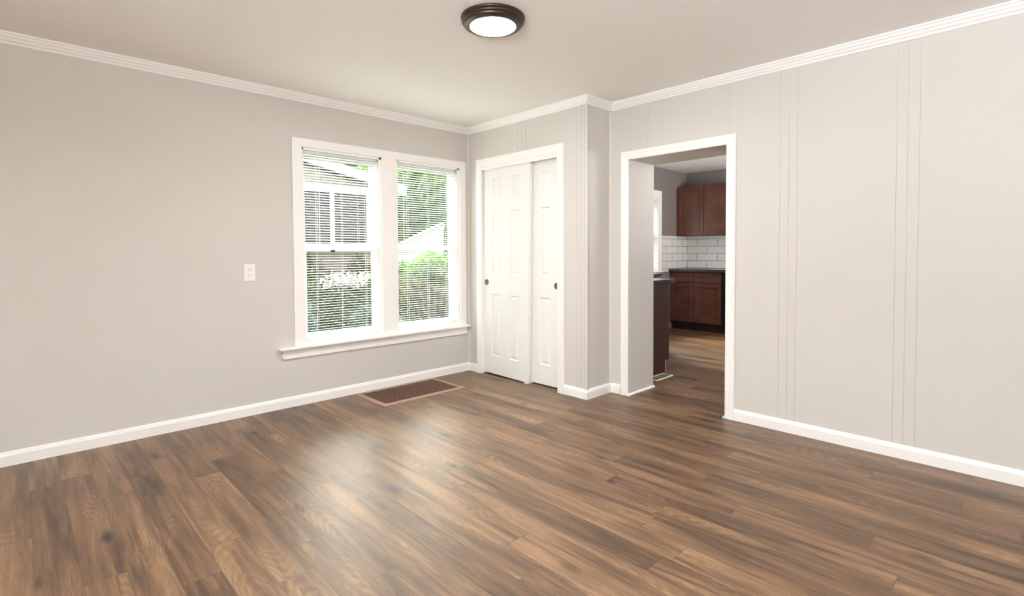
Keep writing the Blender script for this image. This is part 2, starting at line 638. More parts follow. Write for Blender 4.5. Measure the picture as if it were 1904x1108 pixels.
def panel_face(mb, u0, u1, z0, z1, panels, loops, plane, thick, holes=()):
    """Slab whose front carries moulded panels. panels: (u0,u1,z0,z1); loops: (inset, depth); plane(u,z,d) with d = depth behind the face."""
    us = sorted({u0, u1} | {p[0] for p in panels} | {p[1] for p in panels})
    zs = sorted({z0, z1} | {p[2] for p in panels} | {p[3] for p in panels})

    us = sorted(set(us) | {h[0] + k * h[2] for h in holes for k in (-1, 1)})
    zs = sorted(set(zs) | {h[1] + k * h[2] for h in holes for k in (-1, 1)})

    def inside(uc, zc):
        if any(abs(uc - h[0]) < h[2] and abs(zc - h[1]) < h[2] for h in holes):
            return True
        return any(p[0] < uc < p[1] and p[2] < zc < p[3] for p in panels)

    def cell(a, c, b, d):
        if not inside((a + c) / 2, (b + d) / 2):
            mb.add([plane(a, b, 0), plane(c, b, 0), plane(c, d, 0), plane(a, d, 0)], [(0, 1, 2, 3)])
    cells(us, zs, cell)
    for p in panels:
        rings = []
        for ins, dep in [(0, 0)] + list(loops):
            rings.append([plane(p[0] + ins, p[2] + ins, dep), plane(p[1] - ins, p[2] + ins, dep),
                          plane(p[1] - ins, p[3] - ins, dep), plane(p[0] + ins, p[3] - ins, dep)])
        mb.loft(rings, True, False)
        mb.add(rings[-1], [(0, 1, 2, 3)])
    for hu, hz, hs, hr in holes:            # round bore in a square field of the face
        sq, ci = [], []
        for k in range(32):
            a = 2 * math.pi * k / 32
            m = max(abs(math.cos(a)), abs(math.sin(a)))
            sq.append(plane(hu + hs * math.cos(a) / m, hz + hs * math.sin(a) / m, 0))
            ci.append(plane(hu + hr * math.cos(a), hz + hr * math.sin(a), 0))
        mb.loft([sq, ci], True, False)
    # back and edges
    q = [(u0, z0), (u1, z0), (u1, z1), (u0, z1)]
    mb.loft([[plane(u, z, 0) for u, z in q], [plane(u, z, thick) for u, z in q]], True, False)
    mb.add([plane(u, z, thick) for u, z in q], [(3, 2, 1, 0)])
    return mb


# ------------------------------------------------------------------ dimensions
H = 2.43
XR, W1 = 0.332, -1.4925          # right wall plane, closet outer corner
XB, YB = -6.7, -6.2              # walls behind the camera
XK = 0.72                        # kitchen side of the thick wall
KX, KH, KY = 4.515, 2.445, -3.7  # kitchen rear wall, ceiling, right wall
WT = 0.16                        # exterior wall thickness
WIN = [(-1.6805, -0.9836), (-0.8361, -0.1215)]
WZ0, WZ1 = 0.4711, 2.0246
CD = (-1.205, -0.190)            # closet opening
DW = (-2.478, -1.667)            # doorway opening
DT = 1.9456
KW = (2.95, 3.63, 0.90, 1.985)   # kitchen window

# ------------------------------------------------------------------ floor, ceiling, walls
f = MB().box(XB - 0.15, KX + 0.1, YB - 0.15, 0.0, -0.06, 0.0).build('floor', 'floor')
tag(f, 'glossy brown wood-look plank floor running from the living room into the kitchen', 'floor', kind='structure')
o = MB().box(XB - 0.15, XK, YB - 0.15, 0.15, H, H + 0.12).build('ceiling', 'ceiling')
tag(o, 'plain warm white living room ceiling', 'ceiling', kind='structure')
o = MB().box(XK, KX + 0.15, KY - 0.1, 0.15, KH, KH + 0.105).build('ceiling', 'kceil')
tag(o, 'grey white textured kitchen ceiling seen through the doorway', 'ceiling', kind='structure')

o = wall_slab('y', 0.0, WT, XB - 0.15, XK, -0.1, H, [(a, c, WZ0 - 0.02, WZ1) for a, c in WIN]).build('wall_left', 'wall')
tag(o, 'long greige wall with the double window and the outlet', 'wall', kind='structure')
CG = [-0.221, -0.713, -0.761, -0.805, -1.39, -1.424, -1.446, -1.473]
o = wall_slab('x', 0.0, 0.10, W1, 0.0, 0.0, H, [(CD[0], CD[1], -1, 2.035)], CG).build('wall_closet', 'wall')
tag(o, 'greige grooved panel wall around the white closet doors', 'wall', kind='structure')
o = MB().box(0.10, XR, W1, W1 + 0.1, 0, H).build('wall_closet_side', 'wall')
tag(o, 'narrow shaded greige wall returning from the closet corner to the doorway wall', 'wall', kind='structure')
RG = [-1.846, -1.978, -2.832, -2.886, -2.937, -3.456, -3.507, -3.560, -4.1, -4.15, -4.2, -4.75, -4.8, -4.85]
o = wall_slab('x', XR, XR + 0.1, YB, W1 + 0.1, 0.0, H, [(DW[0] - 0.03, DW[1] + 0.03, -1, DT + 0.03)], RG + [-2.5]).build('wall_right', 'wall')
tag(o, 'bright greige wall with vertical panel grooves right of the kitchen doorway', 'wall', kind='structure')
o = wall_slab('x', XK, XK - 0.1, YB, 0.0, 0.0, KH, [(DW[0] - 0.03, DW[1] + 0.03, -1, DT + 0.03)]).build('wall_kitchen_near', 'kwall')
tag(o, 'grey kitchen side of the thick wall beside the doorway', 'wall', kind='structure')
jm = MB()
jm.box(XR, XK, DW[1], DW[1] + 0.03, 0, DT)
jm.box(XR, XK, DW[0] - 0.03, DW[0], 0, DT)
jm.box(XR, XK, DW[0] - 0.03, DW[1] + 0.03, DT, DT + 0.03)
o = jm.build('wall_doorway_lining', 'wall')
tag(o, 'deep greige lining inside the kitchen doorway', 'wall', kind='structure')

# walls behind the camera, the rear one with an opening added to let sky light in
RWY = (-5.65, -3.75)
o = wall_slab('x', XB, XB - 0.15, YB - 0.15, 0.0, 0.0, H, [(RWY[0], RWY[1], 0.6, 2.1)]).build('wall_rear', 'wall')
tag(o, 'greige wall behind the camera facing the doorway wall', 'wall', kind='structure')
o = wall_slab('y', YB, YB - 0.15, XB, XK, 0.0, H).build('wall_front', 'wall')
tag(o, 'greige wall behind the camera facing the window wall', 'wall', kind='structure')

# kitchen shell
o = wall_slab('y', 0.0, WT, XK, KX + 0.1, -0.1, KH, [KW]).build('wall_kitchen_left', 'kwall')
tag(o, 'grey kitchen wall with the tall narrow window edge', 'wall', kind='structure')
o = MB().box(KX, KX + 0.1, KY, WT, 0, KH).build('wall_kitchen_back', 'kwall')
tag(o, 'grey kitchen wall behind the dark cabinets', 'wall', kind='structure')
o = wall_slab('y', KY, KY - 0.1, XK, KX + 0.1, 0, KH, [(1.9, 3.5, 0.85, 2.15)]).build('wall_kitchen_right', 'kwall')  # opening added so the kitchen fill light can enter
tag(o, 'grey kitchen wall out of sight behind the doorway wall', 'wall', kind='structure')

# ------------------------------------------------------------------ crown, baseboards, shoe, corner beads
CR = [(0, H), (0.052, H), (0.052, H - 0.010), (0.044, H - 0.014), (0.040, H - 0.024), (0.030, H - 0.031), (0.026, H - 0.040),
      (0.014, H - 0.049), (0.012, H - 0.058), (0, H - 0.062)]
BB = [(0, 0), (0.014, 0), (0.014, 0.058), (0.011, 0.066), (0.009, 0.074), (0.004, 0.080), (0, 0.080)]
PATH = [((XB, 0), (0, 0), (1, -1), (-1, -1), 'left', 'along the window wall'),
        ((0, 0), (0, W1), (-1, -1), (-1, -1), 'closet', 'above the closet doors'),
        ((0, W1), (XR, W1), (-1, -1), (-1, -1), 'closet_side', 'on the short closet return'),
        ((XR, W1), (XR, YB), (-1, -1), (-1, 1), 'right', 'along the doorway wall')]
for i, (a, c, ma, mc, side, where) in enumerate(PATH):
    o = molding(a, c, ma, mc, CR, 'trim', 'trim').build('trim_%d' % (i + 1), 'trim')
    tag(o, 'white stepped crown moulding ' + where, 'crown moulding', kind='structure')
CASW = 0.072


def base_run(a, c, ma, mc, name, label):
    o = molding(a, c, ma, mc, BB, name, 'trim').build(name, 'trim')
    tag(o, label, 'baseboard', kind='structure')


CCL, CCR = -0.140, -1.2623       # closet casing outer edges
DCL, DCR = -1.5946, -2.5405      # doorway casing outer edges
base_run((XB, 0), (0, 0), (1, -1), (-1, -1), 'baseboard_left', 'long white baseboard under the double window')
base_run((0, 0), (0, CCL), (-1, -1), (-1, 0), 'baseboard_closet_left', 'tiny white baseboard piece between window wall and closet doors')
base_run((0, CCR), (0, W1), (-1, 0), (-1, -1), 'baseboard_closet_right', 'short white baseboard right of the closet doors')
base_run((0, W1), (XR, W1), (-1, -1), (-1, -1), 'baseboard_closet_side', 'short white baseboard on the closet return')
base_run((XR, W1), (XR, DCL), (-1, -1), (-1, 0), 'baseboard_right_left', 'tiny white baseboard piece left of the doorway')
base_run((XR, DCR), (XR, YB), (-1, 0), (-1, 1), 'baseboard_right', 'long white baseboard right of the kitchen doorway')
# quarter round along the doorway jamb and the tip at the right jamb
sh = [(0, 0), (0.012, 0), (0.011, 0.008), (0.007, 0.014), (0, 0.016)]
mb = MB().loft([[(XR - 0.018, DW[1] - a, z) for a, z in sh], [(XK + 0.012, DW[1] - a, z) for a, z in sh]])
tag(mb.build('trim_5', 'trim'), 'thin white shoe moulding along the foot of the doorway left jamb', 'shoe moulding', kind='structure')
mb = MB().loft([[(XR - 0.018, DW[0] + a, z) for a, z in sh], [(XK + 0.012, DW[0] + a, z) for a, z in sh]])
tag(mb.build('trim_6', 'trim'), 'thin white shoe moulding along the foot of the doorway right jamb', 'shoe moulding', kind='structure')
# painted corner beads
mb = MB().lathe([(0, 0), (0.015, 0), (0.015, H - 0.145), (0, H - 0.145)], (0.004, W1 + 0.004, 0.083), 16)
tag(mb.build('trim_7', 'wall'), 'rounded painted bead on the closet outside corner', 'corner trim', kind='structure')
mb = MB().prism([(XR, W1), (XR - 0.022, W1), (XR - 0.016, W1 - 0.010), (XR - 0.010, W1 - 0.016), (XR, W1 - 0.022)], 'z', 0.081, H - 0.063)
tag(mb.build('trim_8', 'wall'), 'painted cove strip in the inside corner left of the doorway', 'corner trim', kind='structure')
mb = MB().prism([(0, 0), (-0.016, 0), (-0.012, -0.007), (-0.007, -0.012), (0, -0.016)], 'z', 0.081, H - 0.063)
tag(mb.build('trim_9', 'wall'), 'painted cove strip in the corner between window wall and closet', 'corner trim', kind='structure')

# ------------------------------------------------------------------ doorway casing
PROF = [(0, 0), (0, 0.010), (0.008, 0.014), (0.034, 0.016), (0.052, 0.021), (0.064, 0.021), (0.066, 0.016), (CASW - 0.002, 0.014), (CASW - 0.002, 0)]


def U(l, r, t):
    return [(l, 0), (l, t), (r, t), (r, 0)], [(1, 0), (1, 1), (-1, 1), (-1, 0)]


c, ou = U(DW[1], DW[0], DT)
o = casing_run(c, ou, [(a * 0.96 if a else 0, d) for a, d in PROF], lambda u, z, d: (XR - d, u, z)).build('trim_10', 'trim')
tag(o, 'white casing framing the open kitchen doorway', 'door casing', kind='structure')

# ------------------------------------------------------------------ closet: casing, jamb, doors
c, ou = U(CD[1] - 0.0156, CD[0] + 0.018, 2.030)
o = casing_run(c, ou, PROF[:-2] + [(0.070, 0.016), (0.070, 0)], lambda u, z, d: (-d, u, z)).build('trim_11', 'trim')
tag(o, 'white moulded casing around the closet opening', 'door casing', kind='structure')
jb = MB()
jb.box(0, 0.10, CD[1] - 0.012, CD[1], 0, 2.035)
jb.box(0, 0.10, CD[0], CD[0] + 0.012, 0, 2.035)
jb.box(-0.002, 0.012, CD[0] + 0.012, CD[1] - 0.012, 1.992, 2.035)
tag(jb.build('trim_12', 'trim', bevel=0.0015), 'white closet jamb with the track fascia across its top', 'door jamb', kind='structure')
ROWS = [(0.185, 0.790), (0.980, 1.590), (1.690, 1.900)]
LOOPS = [(0.008, 0.011), (0.016, 0.0115), (0.038, 0.003)]


def closet_door(name, label, u_edge, sgn, xf, tilt=0.0):
    """Six-panel sliding door; u_edge is the pull-side edge and sgn its direction (-1 towards -Y)."""
    t = thing(name, label, 'door', (xf + 0.017, u_edge + sgn * 0.31, 0.0), 'closet sliding doors', 'structure')
    pan = []
    for a, b_ in ((0.125, 0.250), (0.372, 0.497)):
        y0, y1 = sorted((u_edge + sgn * a, u_edge + sgn * b_))
        pan += [(y0, y1, z0, z1) for z0, z1 in ROWS]
    y0, y1 = sorted((u_edge, u_edge + sgn * 0.622))
    slab = panel_face(MB(), y0, y1, 0.012, 2.004, pan, LOOPS, lambda u, z, d: (xf + d, u, z), 0.034, [(u_edge + sgn * 0.050, 0.898, 0.036, 0.0270)]).build('panel_slab', 'door', t)
    pl = MB().lathe([(0.0, 0.012), (0.018, 0.012), (0.0235, 0.009), (0.0255, -0.001), (0.0270, -0.0022), (0.0290, -0.0015), (0.0295, 0.0002)], (xf, u_edge + sgn * 0.050, 0.898), 32, 'x')
    p = pl.build('finger_pull', 'nickel', t)
    p['label'] = 'round aged metal finger pull'
    if tilt:
        t.rotation_euler.x = tilt
    return t


closet_door('door_1', 'front white six-panel sliding closet door with its pull at the left edge', -0.182, -1, 0.022, math.radians(1.05))
closet_door('door_2', 'rear white sliding closet door half hidden with its pull at the right edge', -1.166, 1, 0.066)
g = MB()
g.box(-0.004, 0.085, -0.812, -0.782, 0.0, 0.004)
g.box(-0.004, 0.010, -0.812, -0.782, 0.004, 0.010)
tag(g.build('floor_guide', 'plate', bevel=0.001), 'small cream plastic floor guide under the closet doors', 'door guide')

# ------------------------------------------------------------------ window: casing, stool, apron
WC = [(0, 0), (0, 0.018), (0.072, 0.018), (0.0745, 0.015), (0.0745, 0)]
c = [(WIN[0][0], WZ0), (WIN[0][0], WZ1), (WIN[1][1], WZ1), (WIN[1][1], WZ0)]
ou = [(-1, 0), (-1, 0.89), (1, 0.89), (1, 0)]
mb = casing_run(c, ou, WC, lambda u, z, d: (u, -d, z))
mb.box(WIN[0][1], WIN[1][0], -0.018, 0.0, WZ0, WZ1)
tag(mb.build('trim_13', 'trim'), 'flat white casing and centre mullion around the double window', 'window casing', kind='structure')
mb = MB().box(-1.8833, -0.0290, -0.060, 0.0, WZ0 - 0.020, WZ0)
mb.box(WIN[0][0], WIN[1][1], 0.0, WT, WZ0 - 0.020, WZ0)
tag(mb.build('trim_14', 'trim', bevel=0.005, seg=3), 'white window stool board under the double window', 'window stool', kind='structure')
tag(MB().box(-1.8475, -0.0400, -0.018, 0.0, 0.3785, WZ0 - 0.020).build('trim_15', 'trim', bevel=0.002),
    'white flat apron board under the window stool', 'window apron', kind='structure')


def double_hung(name, label, xl, xr, z0, z1, zm, mtr='vinyl', group='double hung windows', dy=0.0, st=0.030, ft=0.018):
    t = thing(name, label, 'window', ((xl + xr) / 2, 0.09, z0), group, 'structure')
    fr = MB()
    fr.box(xl, xl + 0.018, 0.0, WT, z0, z1)
    fr.box(xr - ft, xr, 0.0, WT, z0, z1)
    fr.box(xl, xr, 0.0, WT, z1 - 0.018, z1)
    fr.box(xl + 0.018, xr - 0.018, 0.05, WT, z0, z0 + 0.022)
    fr.build('window_frame', mtr, t)
    a, b_ = xl + 0.018, xr - ft

    def sash(nm, y0, y1, s0, s1, rb, rt):
        m = MB()
        m.box(a, a + 0.045, y0, y1, s0, s1)
        m.box(b_ - st, b_, y0, y1, s0, s1)
        m.box(a + 0.045, b_ - st, y0, y1, s0, s0 + rb)
        m.box(a + 0.045, b_ - st, y0, y1, s1 - rt, s1)
        s = m.build(nm, mtr, t, bevel=0.002)
        MB().box(a + 0.04, b_ - st + 0.005, (y0 + y1) / 2 - 0.002, (y0 + y1) / 2 + 0.002, s0 + rb - 0.005, s1 - rt + 0.005).build('glass_pane', 'glass', t)
        return s
    sash('lower_sash', 0.075 + dy, 0.103 + dy, z0 + 0.022, zm + 0.024, 0.055, 0.046)
    sash('upper_sash', 0.108 + dy, 0.136 + dy, zm - 0.022, z1 - 0.018, 0.044, 0.040)
    lk = MB().box((xl + xr) / 2 - 0.03, (xl + xr) / 2 + 0.03, 0.080 + dy, 0.100 + dy, zm + 0.024, zm + 0.030)
    lk.prism([((xl + xr) / 2 - 0.022, 0.082 + dy), ((xl + xr) / 2 + 0.010, 0.082 + dy), ((xl + xr) / 2 + 0.022, 0.094 + dy), ((xl + xr) / 2 - 0.022, 0.098 + dy)], 'z', zm + 0.030, zm + 0.040)
    lk.build('sash_lock', mtr, t)
    return t


double_hung('window_1', 'left white double hung window looking out on the neighbouring porch', WIN[0][0], WIN[0][1], WZ0, WZ1, 1.246)
double_hung('window_2', 'right white double hung window looking out on green trees', WIN[1][0], WIN[1][1], WZ0, WZ1, 1.240)


def mini_blind(label, xl, xr, zbot, wand_x, wand_end, cords):
    y = 0.040
    t = thing('window_blind', label, 'blind', ((xl + xr) / 2, y, WZ0), 'white mini blinds in the double window')
    hr = MB().prism([(y - 0.020, 1.984), (y + 0.016, 1.984), (y + 0.016, 2.009), (y - 0.014, 2.009), (y - 0.020, 2.003)], 'x', xl, xr)
    hr.build('head_rail', 'slat', t)
    for ex in (xl - 0.001, xr - 0.006):
        e = MB().box(ex, ex + 0.007, y - 0.0215, y + 0.014, 1.986, 2.0065).build('end_bracket', 'nickel', t)
        e['label'] = 'grey metal bracket clip'
    sl = MB()
    z = 1.966
    zs = []
    while z > zbot + 0.03:
        zs.append(z)
        z -= 0.0208
    th = math.radians(8)
    for z in zs:
        top = []
        for k in range(5):
            q = -0.0125 + 0.025 * k / 4
            crown = 0.0018 * (1 - (q / 0.0125) ** 2)
            yy = q * math.cos(th) + crown * math.sin(th)
            zz = -q * math.sin(th) + crown * math.cos(th)
            top.append((yy, zz))
        ring = [(y + a, z + b_) for a, b_ in top] + [(y + a, z + b_ - 0.0006) for a, b_ in reversed(top)]
        sl.loft([[(xl + 0.003, a, b_) for a, b_ in ring], [(xr - 0.003, a, b_) for a, b_ in ring]], smooth=False)
    sl.keep = True
    sl.build('slats', 'slat', t)
    MB().prism([(y - 0.013, zbot + 0.003), (y + 0.013, zbot + 0.003), (y + 0.013, zbot + 0.016), (y - 0.013, zbot + 0.016)], 'x', xl + 0.002, xr - 0.002).build('bottom_rail', 'slat', t, bevel=0.002)
    for cx in cords:
        lc = MB()
        for yy in (y - 0.0135, y + 0.0135):
            lc.tube([(cx, yy, 1.985), (cx, yy, zbot + 0.01)], 0.0007, 6)
        lc.build('ladder_cord', 'slat', t)
    wd = MB().tube([(wand_x, y - 0.023, 1.990), (wand_x, y - 0.026, 1.97), (wand_x - 0.004, y - 0.028, wand_end)], 0.0032, 8)
    wd.tube([(wand_x, y - 0.018, 1.993), (wand_x, y - 0.024, 1.985)], 0.002, 6)
    w = wd.build('tilt_wand', 'plate', t)
    return t


mini_blind('white mini blind hanging in the left window pane of the double window', WIN[0][0] + 0.022, WIN[0][1] - 0.022, 0.500, -1.530, 1.235, (-1.545, -1.330, -1.112))
mini_blind('white mini blind hanging in the right window pane nearer the closet', WIN[1][0] + 0.022, WIN[1][1] - 0.022, 0.500, -0.745, 1.265, (-0.690, -0.465, -0.250))

# ------------------------------------------------------------------ outlet
ox, oz = -2.0715, 1.053
t = thing('wall_outlet', 'white double electrical outlet on the greige wall left of the window', 'outlet', (ox, 0.0, oz))
pr = [(-0.0385, -0.0630), (0.0385, -0.0630), (0.0385, 0.0630), (-0.0385, 0.0630)]
MB().loft([[(ox + a, 0.0, oz + b_) for a, b_ in pr], [(ox + a, -0.0035, oz + b_) for a, b_ in pr],
           [(ox + a * 0.93, -0.0055, oz + b_ * 0.955) for a, b_ in pr]]).build('cover_plate', 'plate', t)
for dz in (0.0195, -0.0195):
    cz = oz + dz
    ring = []
    for k in range(28):
        a = 2 * math.pi * k / 28
        ring.append((ox + 0.0172 * math.cos(a), cz + max(-0.0135, min(0.0135, 0.0172 * math.sin(a)))))
    rc = MB().loft([[(p, -0.005, q) for p, q in ring], [(p, -0.0072, q) for p, q in ring]]).build('receptacle', 'plate', t)
    s = MB()
    s.box(ox - 0.0075, ox - 0.0053, -0.0078, -0.0066, cz - 0.001, cz + 0.0085)
    s.box(ox + 0.0053, ox + 0.0075, -0.0078, -0.0066, cz + 0.000, cz + 0.0080)
    s.lathe([(0, -0.0078), (0.0028, -0.0078), (0.0028, -0.0066), (0, -0.0066)], (ox, 0, cz - 0.0078), 12, 'y')
    so = s.build('slot_holes', 'slot', rc)
    so['label'] = 'dark plug slots'
MB().lathe([(0, -0.0068), (0.0025, -0.0064), (0.003, -0.005)], (ox, 0, oz), 14, 'y').build('screw', 'plate', t)

# ------------------------------------------------------------------ floor vent under the window
t = thing('floor_vent', 'large brown metal floor vent grille on the floor under the double window', 'floor vent', (-0.868, -0.275, 0.0))
vx0, vx1, vy0, vy1 = -1.268, -0.470, -0.508, -0.040
fm = MB()
bw = 0.036
prof = [(0.0, 0.0), (0.006, 0.006), (bw - 0.006, 0.009), (bw, 0.006), (bw, 0.001)]
cs = [(vx0, vy0), (vx1, vy0), (vx1, vy1), (vx0, vy1)]
ins = [(1, 1), (-1, 1), (-1, -1), (1, -1)]
for k in range(4):
    k2 = (k + 1) % 4
    fm.loft([[(cs[k][0] + ins[k][0] * a, cs[k][1] + ins[k][1] * a, z) for a, z in prof],
             [(cs[k2][0] + ins[k2][0] * a, cs[k2][1] + ins[k2][1] * a, z) for a, z in prof]])
fm.build('vent_frame', 'vent_frame', t)
MB().box(vx0 + bw, vx1 - bw, vy0 + bw, vy1 - bw, 0.0004, 0.0012).build('duct_shadow_plate', 'dark', t)
lv = MB()
nx = 26
for k in range(nx):
    xx = vx0 + bw + (vx1 - vx0 - 2 * bw) * (k + 0.5) / nx
    lv.prism([(xx - 0.0085, 0.0030), (xx - 0.0070, 0.0072), (xx + 0.0050, 0.0072), (xx + 0.0065, 0.0030)], 'y', vy0 + bw, vy1 - bw)
for yy in (-0.392, -0.274, -0.156):
    lv.box(vx0 + bw, vx1 - bw, yy - 0.003, yy + 0.003, 0.0025, 0.0062)
lv.keep = True
lv.build('louvers', 'vent_slat', t)

# ------------------------------------------------------------------ ceiling light
LX, LY = -1.463, -2.010
t = thing('ceiling_light', 'round flush ceiling light with dark bronze ring and glowing white diffuser', 'ceiling light', (LX, LY, H))
MB().lathe([(0.150, 0.0), (0.169, 0.0), (0.170, -0.005), (0.168, -0.010), (0.164, -0.013), (0.1645, -0.016), (0.166, -0.020), (0.165, -0.024), (0.160, -0.029),
            (0.156, -0.031), (0.1555, -0.034), (0.154, -0.038), (0.150, -0.0415), (0.147, -0.0425), (0.133, -0.0475), (0.124, -0.0485), (0.121, -0.0475), (0.120, -0.042)], (LX, LY, H), 72).build('bronze_ring', 'bronze', t)
df = MB().lathe([(0.0001, -0.0480), (0.05, -0.0478), (0.09, -0.0472), (0.110, -0.0462), (0.121, -0.0440)], (LX, LY, H), 64).build('diffuser', 'glow', t)
df['label'] = 'glowing white diffuser'

# ------------------------------------------------------------------ kitchen
SHL = [(0.001, 0.013), (0.003, 0.014)]


def shaker(name, y0, y1, z0, z1, xf, parent, rail=0.062):
    return panel_face(MB(), y0, y1, z0, z1, [(y0 + rail, y1 - rail, z0 + rail, z1 - rail)], SHL, lambda u, z, d: (xf + d, u, z), 0.020).build(name, 'cherry', parent, bevel=0.0015)


# rear base cabinet
t = thing('base_cabinet', 'dark cherry base cabinet with two drawers and two doors on the kitchen rear wall', 'cabinet', (4.25, -0.41, 0.0))
cb = MB().box(4.010, KX - 0.001, -0.808, -0.002, 0.105, 0.885)
cb.box(4.070, KX - 0.001, -0.808, -0.002, 0.0, 0.105)
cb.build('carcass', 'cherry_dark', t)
for y0, y1 in ((-0.388, -0.008), (-0.803, -0.396)):
    shaker('door', y0, y1, 0.130, 0.719, 3.990, t)
    shaker('drawer', y0, y1, 0.730, 0.877, 3.990, t, 0.048)
tag(MB().box(3.945, KX, -1.48, -0.001, 0.885, 0.927).build('countertop', 'counter', bevel=0.004),
    'dark speckled countertop on the rear kitchen cabinets', 'countertop')
t = thing('dishwasher', 'black appliance front to the right of the rear base cabinet', 'appliance', (4.25, -1.13, 0.0))
MB().box(4.03, KX - 0.01, -1.44, -0.812, 0.10, 0.880).build('appliance_body', 'appliance', t)
MB().box(4.00, 4.03, -1.437, -0.816, 0.12, 0.76).build('door', 'appliance', t, bevel=0.004)
MB().box(4.00, 4.03, -1.437, -0.816, 0.77, 0.878).build('control_panel', 'appliance', t, bevel=0.004)
MB().box(4.07, KX - 0.01, -1.44, -0.812, 0.0, 0.10).build('toe_kick', 'appliance', t)
# upper cabinet
t = thing('upper_cabinet', 'dark cherry two-door cabinet hung above the tiled kitchen backsplash', 'cabinet', (4.36, -0.44, 1.432))
MB().box(4.210, KX - 0.001, -0.885, -0.002, 1.432, 2.188).build('carcass', 'cherry_dark', t)
shaker('door', -0.443, -0.004, 1.436, 2.184, 4.190, t)
shaker('door', -0.882, -0.450, 1.436, 2.184, 4.190, t)
# tile
tag(MB().box(KX - 0.008, KX, -2.2, 0.0, 0.927, 1.432).build('backsplash', 'tile_y'), 'white subway tile backsplash under the hung kitchen cabinet', 'backsplash', kind='structure')
tag(MB().box(3.726, KX - 0.008, -0.008, 0.0, 0.885, 1.432).build('backsplash', 'tile_x'), 'white subway tile beside the kitchen window', 'backsplash', kind='structure')

# near base cabinet with the plain end panel
t = thing('base_cabinet', 'dark cherry base cabinet whose plain end panel shows beside the doorway jamb', 'cabinet', (1.05, -1.07, 0.0))
ep = MB().prism([(XK + 0.001, 0.0), (1.326, 0.0), (1.326, 0.115), (1.396, 0.115), (1.396, 0.880), (XK + 0.001, 0.880)], 'y', -1.440, -1.420)
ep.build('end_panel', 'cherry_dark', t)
cb = MB().box(XK + 0.001, 1.376, -1.420, -0.71, 0.115, 0.880)
cb.box(XK + 0.001, 1.326, -1.420, -0.71, 0.0, 0.115)
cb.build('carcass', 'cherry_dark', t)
panel_face(MB(), -1.415, -0.72, 0.125, 0.875, [(-1.35, -0.785, 0.19, 0.81)], SHL, lambda u, z, d: (1.396 - d, u, z), 0.019).build('door', 'cherry', t)
MB().box(1.326, 1.329, -1.444, -1.438, 0.0, 0.115).build('edge_strip', 'plate', t)['label'] = 'pale raw panel edge'
t = thing('base_cabinet', 'dark cherry base cabinet under the kitchen window mostly hidden behind the doorway jamb', 'cabinet', (1.95, -0.33, 0.0))
cb = MB().box(1.40, 2.50, -0.640, -0.002, 0.115, 0.880)
cb.box(1.40, 2.50, -0.580, -0.002, 0.0, 0.115)
cb.build('carcass', 'cherry_dark', t)
for x0, x1 in ((1.405, 1.945), (1.955, 2.495)):
    panel_face(MB(), x0, x1, 0.125, 0.875, [(x0 + 0.06, x1 - 0.06, 0.19, 0.81)], SHL, lambda u, z, d: (u, -0.660 + d, z), 0.019).build('door', 'cherry', t)
tag(MB().prism([(XK + 0.001, -0.001), (XK + 0.001, -1.472), (1.474, -1.472), (1.474, -0.700), (2.54, -0.700), (2.54, -0.001)], 'z', 0.882, 0.918).build('countertop', 'counter', bevel=0.004),
    'dark glossy L-shaped countertop by the doorway jamb and kitchen window', 'countertop')
# kitchen window
t = double_hung('window_3', 'bright kitchen window edge beyond the doorway jamb', KW[0], KW[1], KW[2], KW[3], 1.44, 'vinyl', 'kitchen window', 0.0, 0.010, 0.005)
c = [(KW[0], KW[2]), (KW[0], KW[3]), (KW[1], KW[3]), (KW[1], KW[2])]
mb = casing_run(c, [(-1, 0), (-1, 1.2), (1, 1.2), (1, 0)], [(0, 0), (0, 0.016), (0.094, 0.016), (0.096, 0.013), (0.096, 0)], lambda u, z, d: (u, -d, z))
mb.box(KW[0] - 0.1, KW[1] + 0.1, -0.03, 0.0, KW[2] - 0.02, KW[2])
tag(mb.build('trim_16', 'trim'), 'grey white casing around the kitchen window', 'window casing', kind='structure')
# kitchen register
t = thing('floor_register', 'small white framed floor register at the foot of the kitchen end panel', 'floor vent', (1.10, -1.522, 0.0))
rx0, rx1, ry0, ry1 = 0.93, 1.232, -1.583, -1.462
fm = MB()
prof = [(0.0, 0.0), (0.002, 0.004), (0.014, 0.005), (0.016, 0.001)]
cs = [(rx0, ry0), (rx1, ry0), (rx1, ry1), (rx0, ry1)]
for k in range(4):
    k2 = (k + 1) % 4
    fm.loft([[(cs[k][0] + ins[k][0] * a, cs[k][1] + ins[k][1] * a, z) for a, z in prof],
             [(cs[k2][0] + ins[k2][0] * a, cs[k2][1] + ins[k2][1] * a, z) for a, z in prof]])
fm.build('register_frame', 'trim', t)
lv = MB().box(rx0 + 0.014, rx1 - 0.014, ry0 + 0.014, ry1 - 0.014, 0.0004, 0.001)
for k in range(14):
    xx = rx0 + 0.02 + (rx1 - rx0 - 0.04) * k / 13
    lv.box(xx - 0.005, xx + 0.005, ry0 + 0.015, ry1 - 0.015, 0.001, 0.0035)
lv.build('louvers', 'register', t)

# ------------------------------------------------------------------ outdoors
GZ = -0.5
o = MB().box(-16, 30, -20, 40, GZ - 0.1, GZ).build('ground', 'lawn')
tag(o, 'green lawn between the houses', 'ground', kind='structure')

o = MB().box(-16, XB - 0.2, -20, 0.0, GZ, GZ + 0.02).build('bounce_slab', 'bounce_pale')  # unseen reflector added to throw sky light up onto the ceiling
tag(o, 'unseen pale slab added behind the house to bounce light upward', 'bounce_slab', kind='structure')
HY = 5.0


def rake_z(x):
    return 2.865 - 0.208 * (x - 0.25)


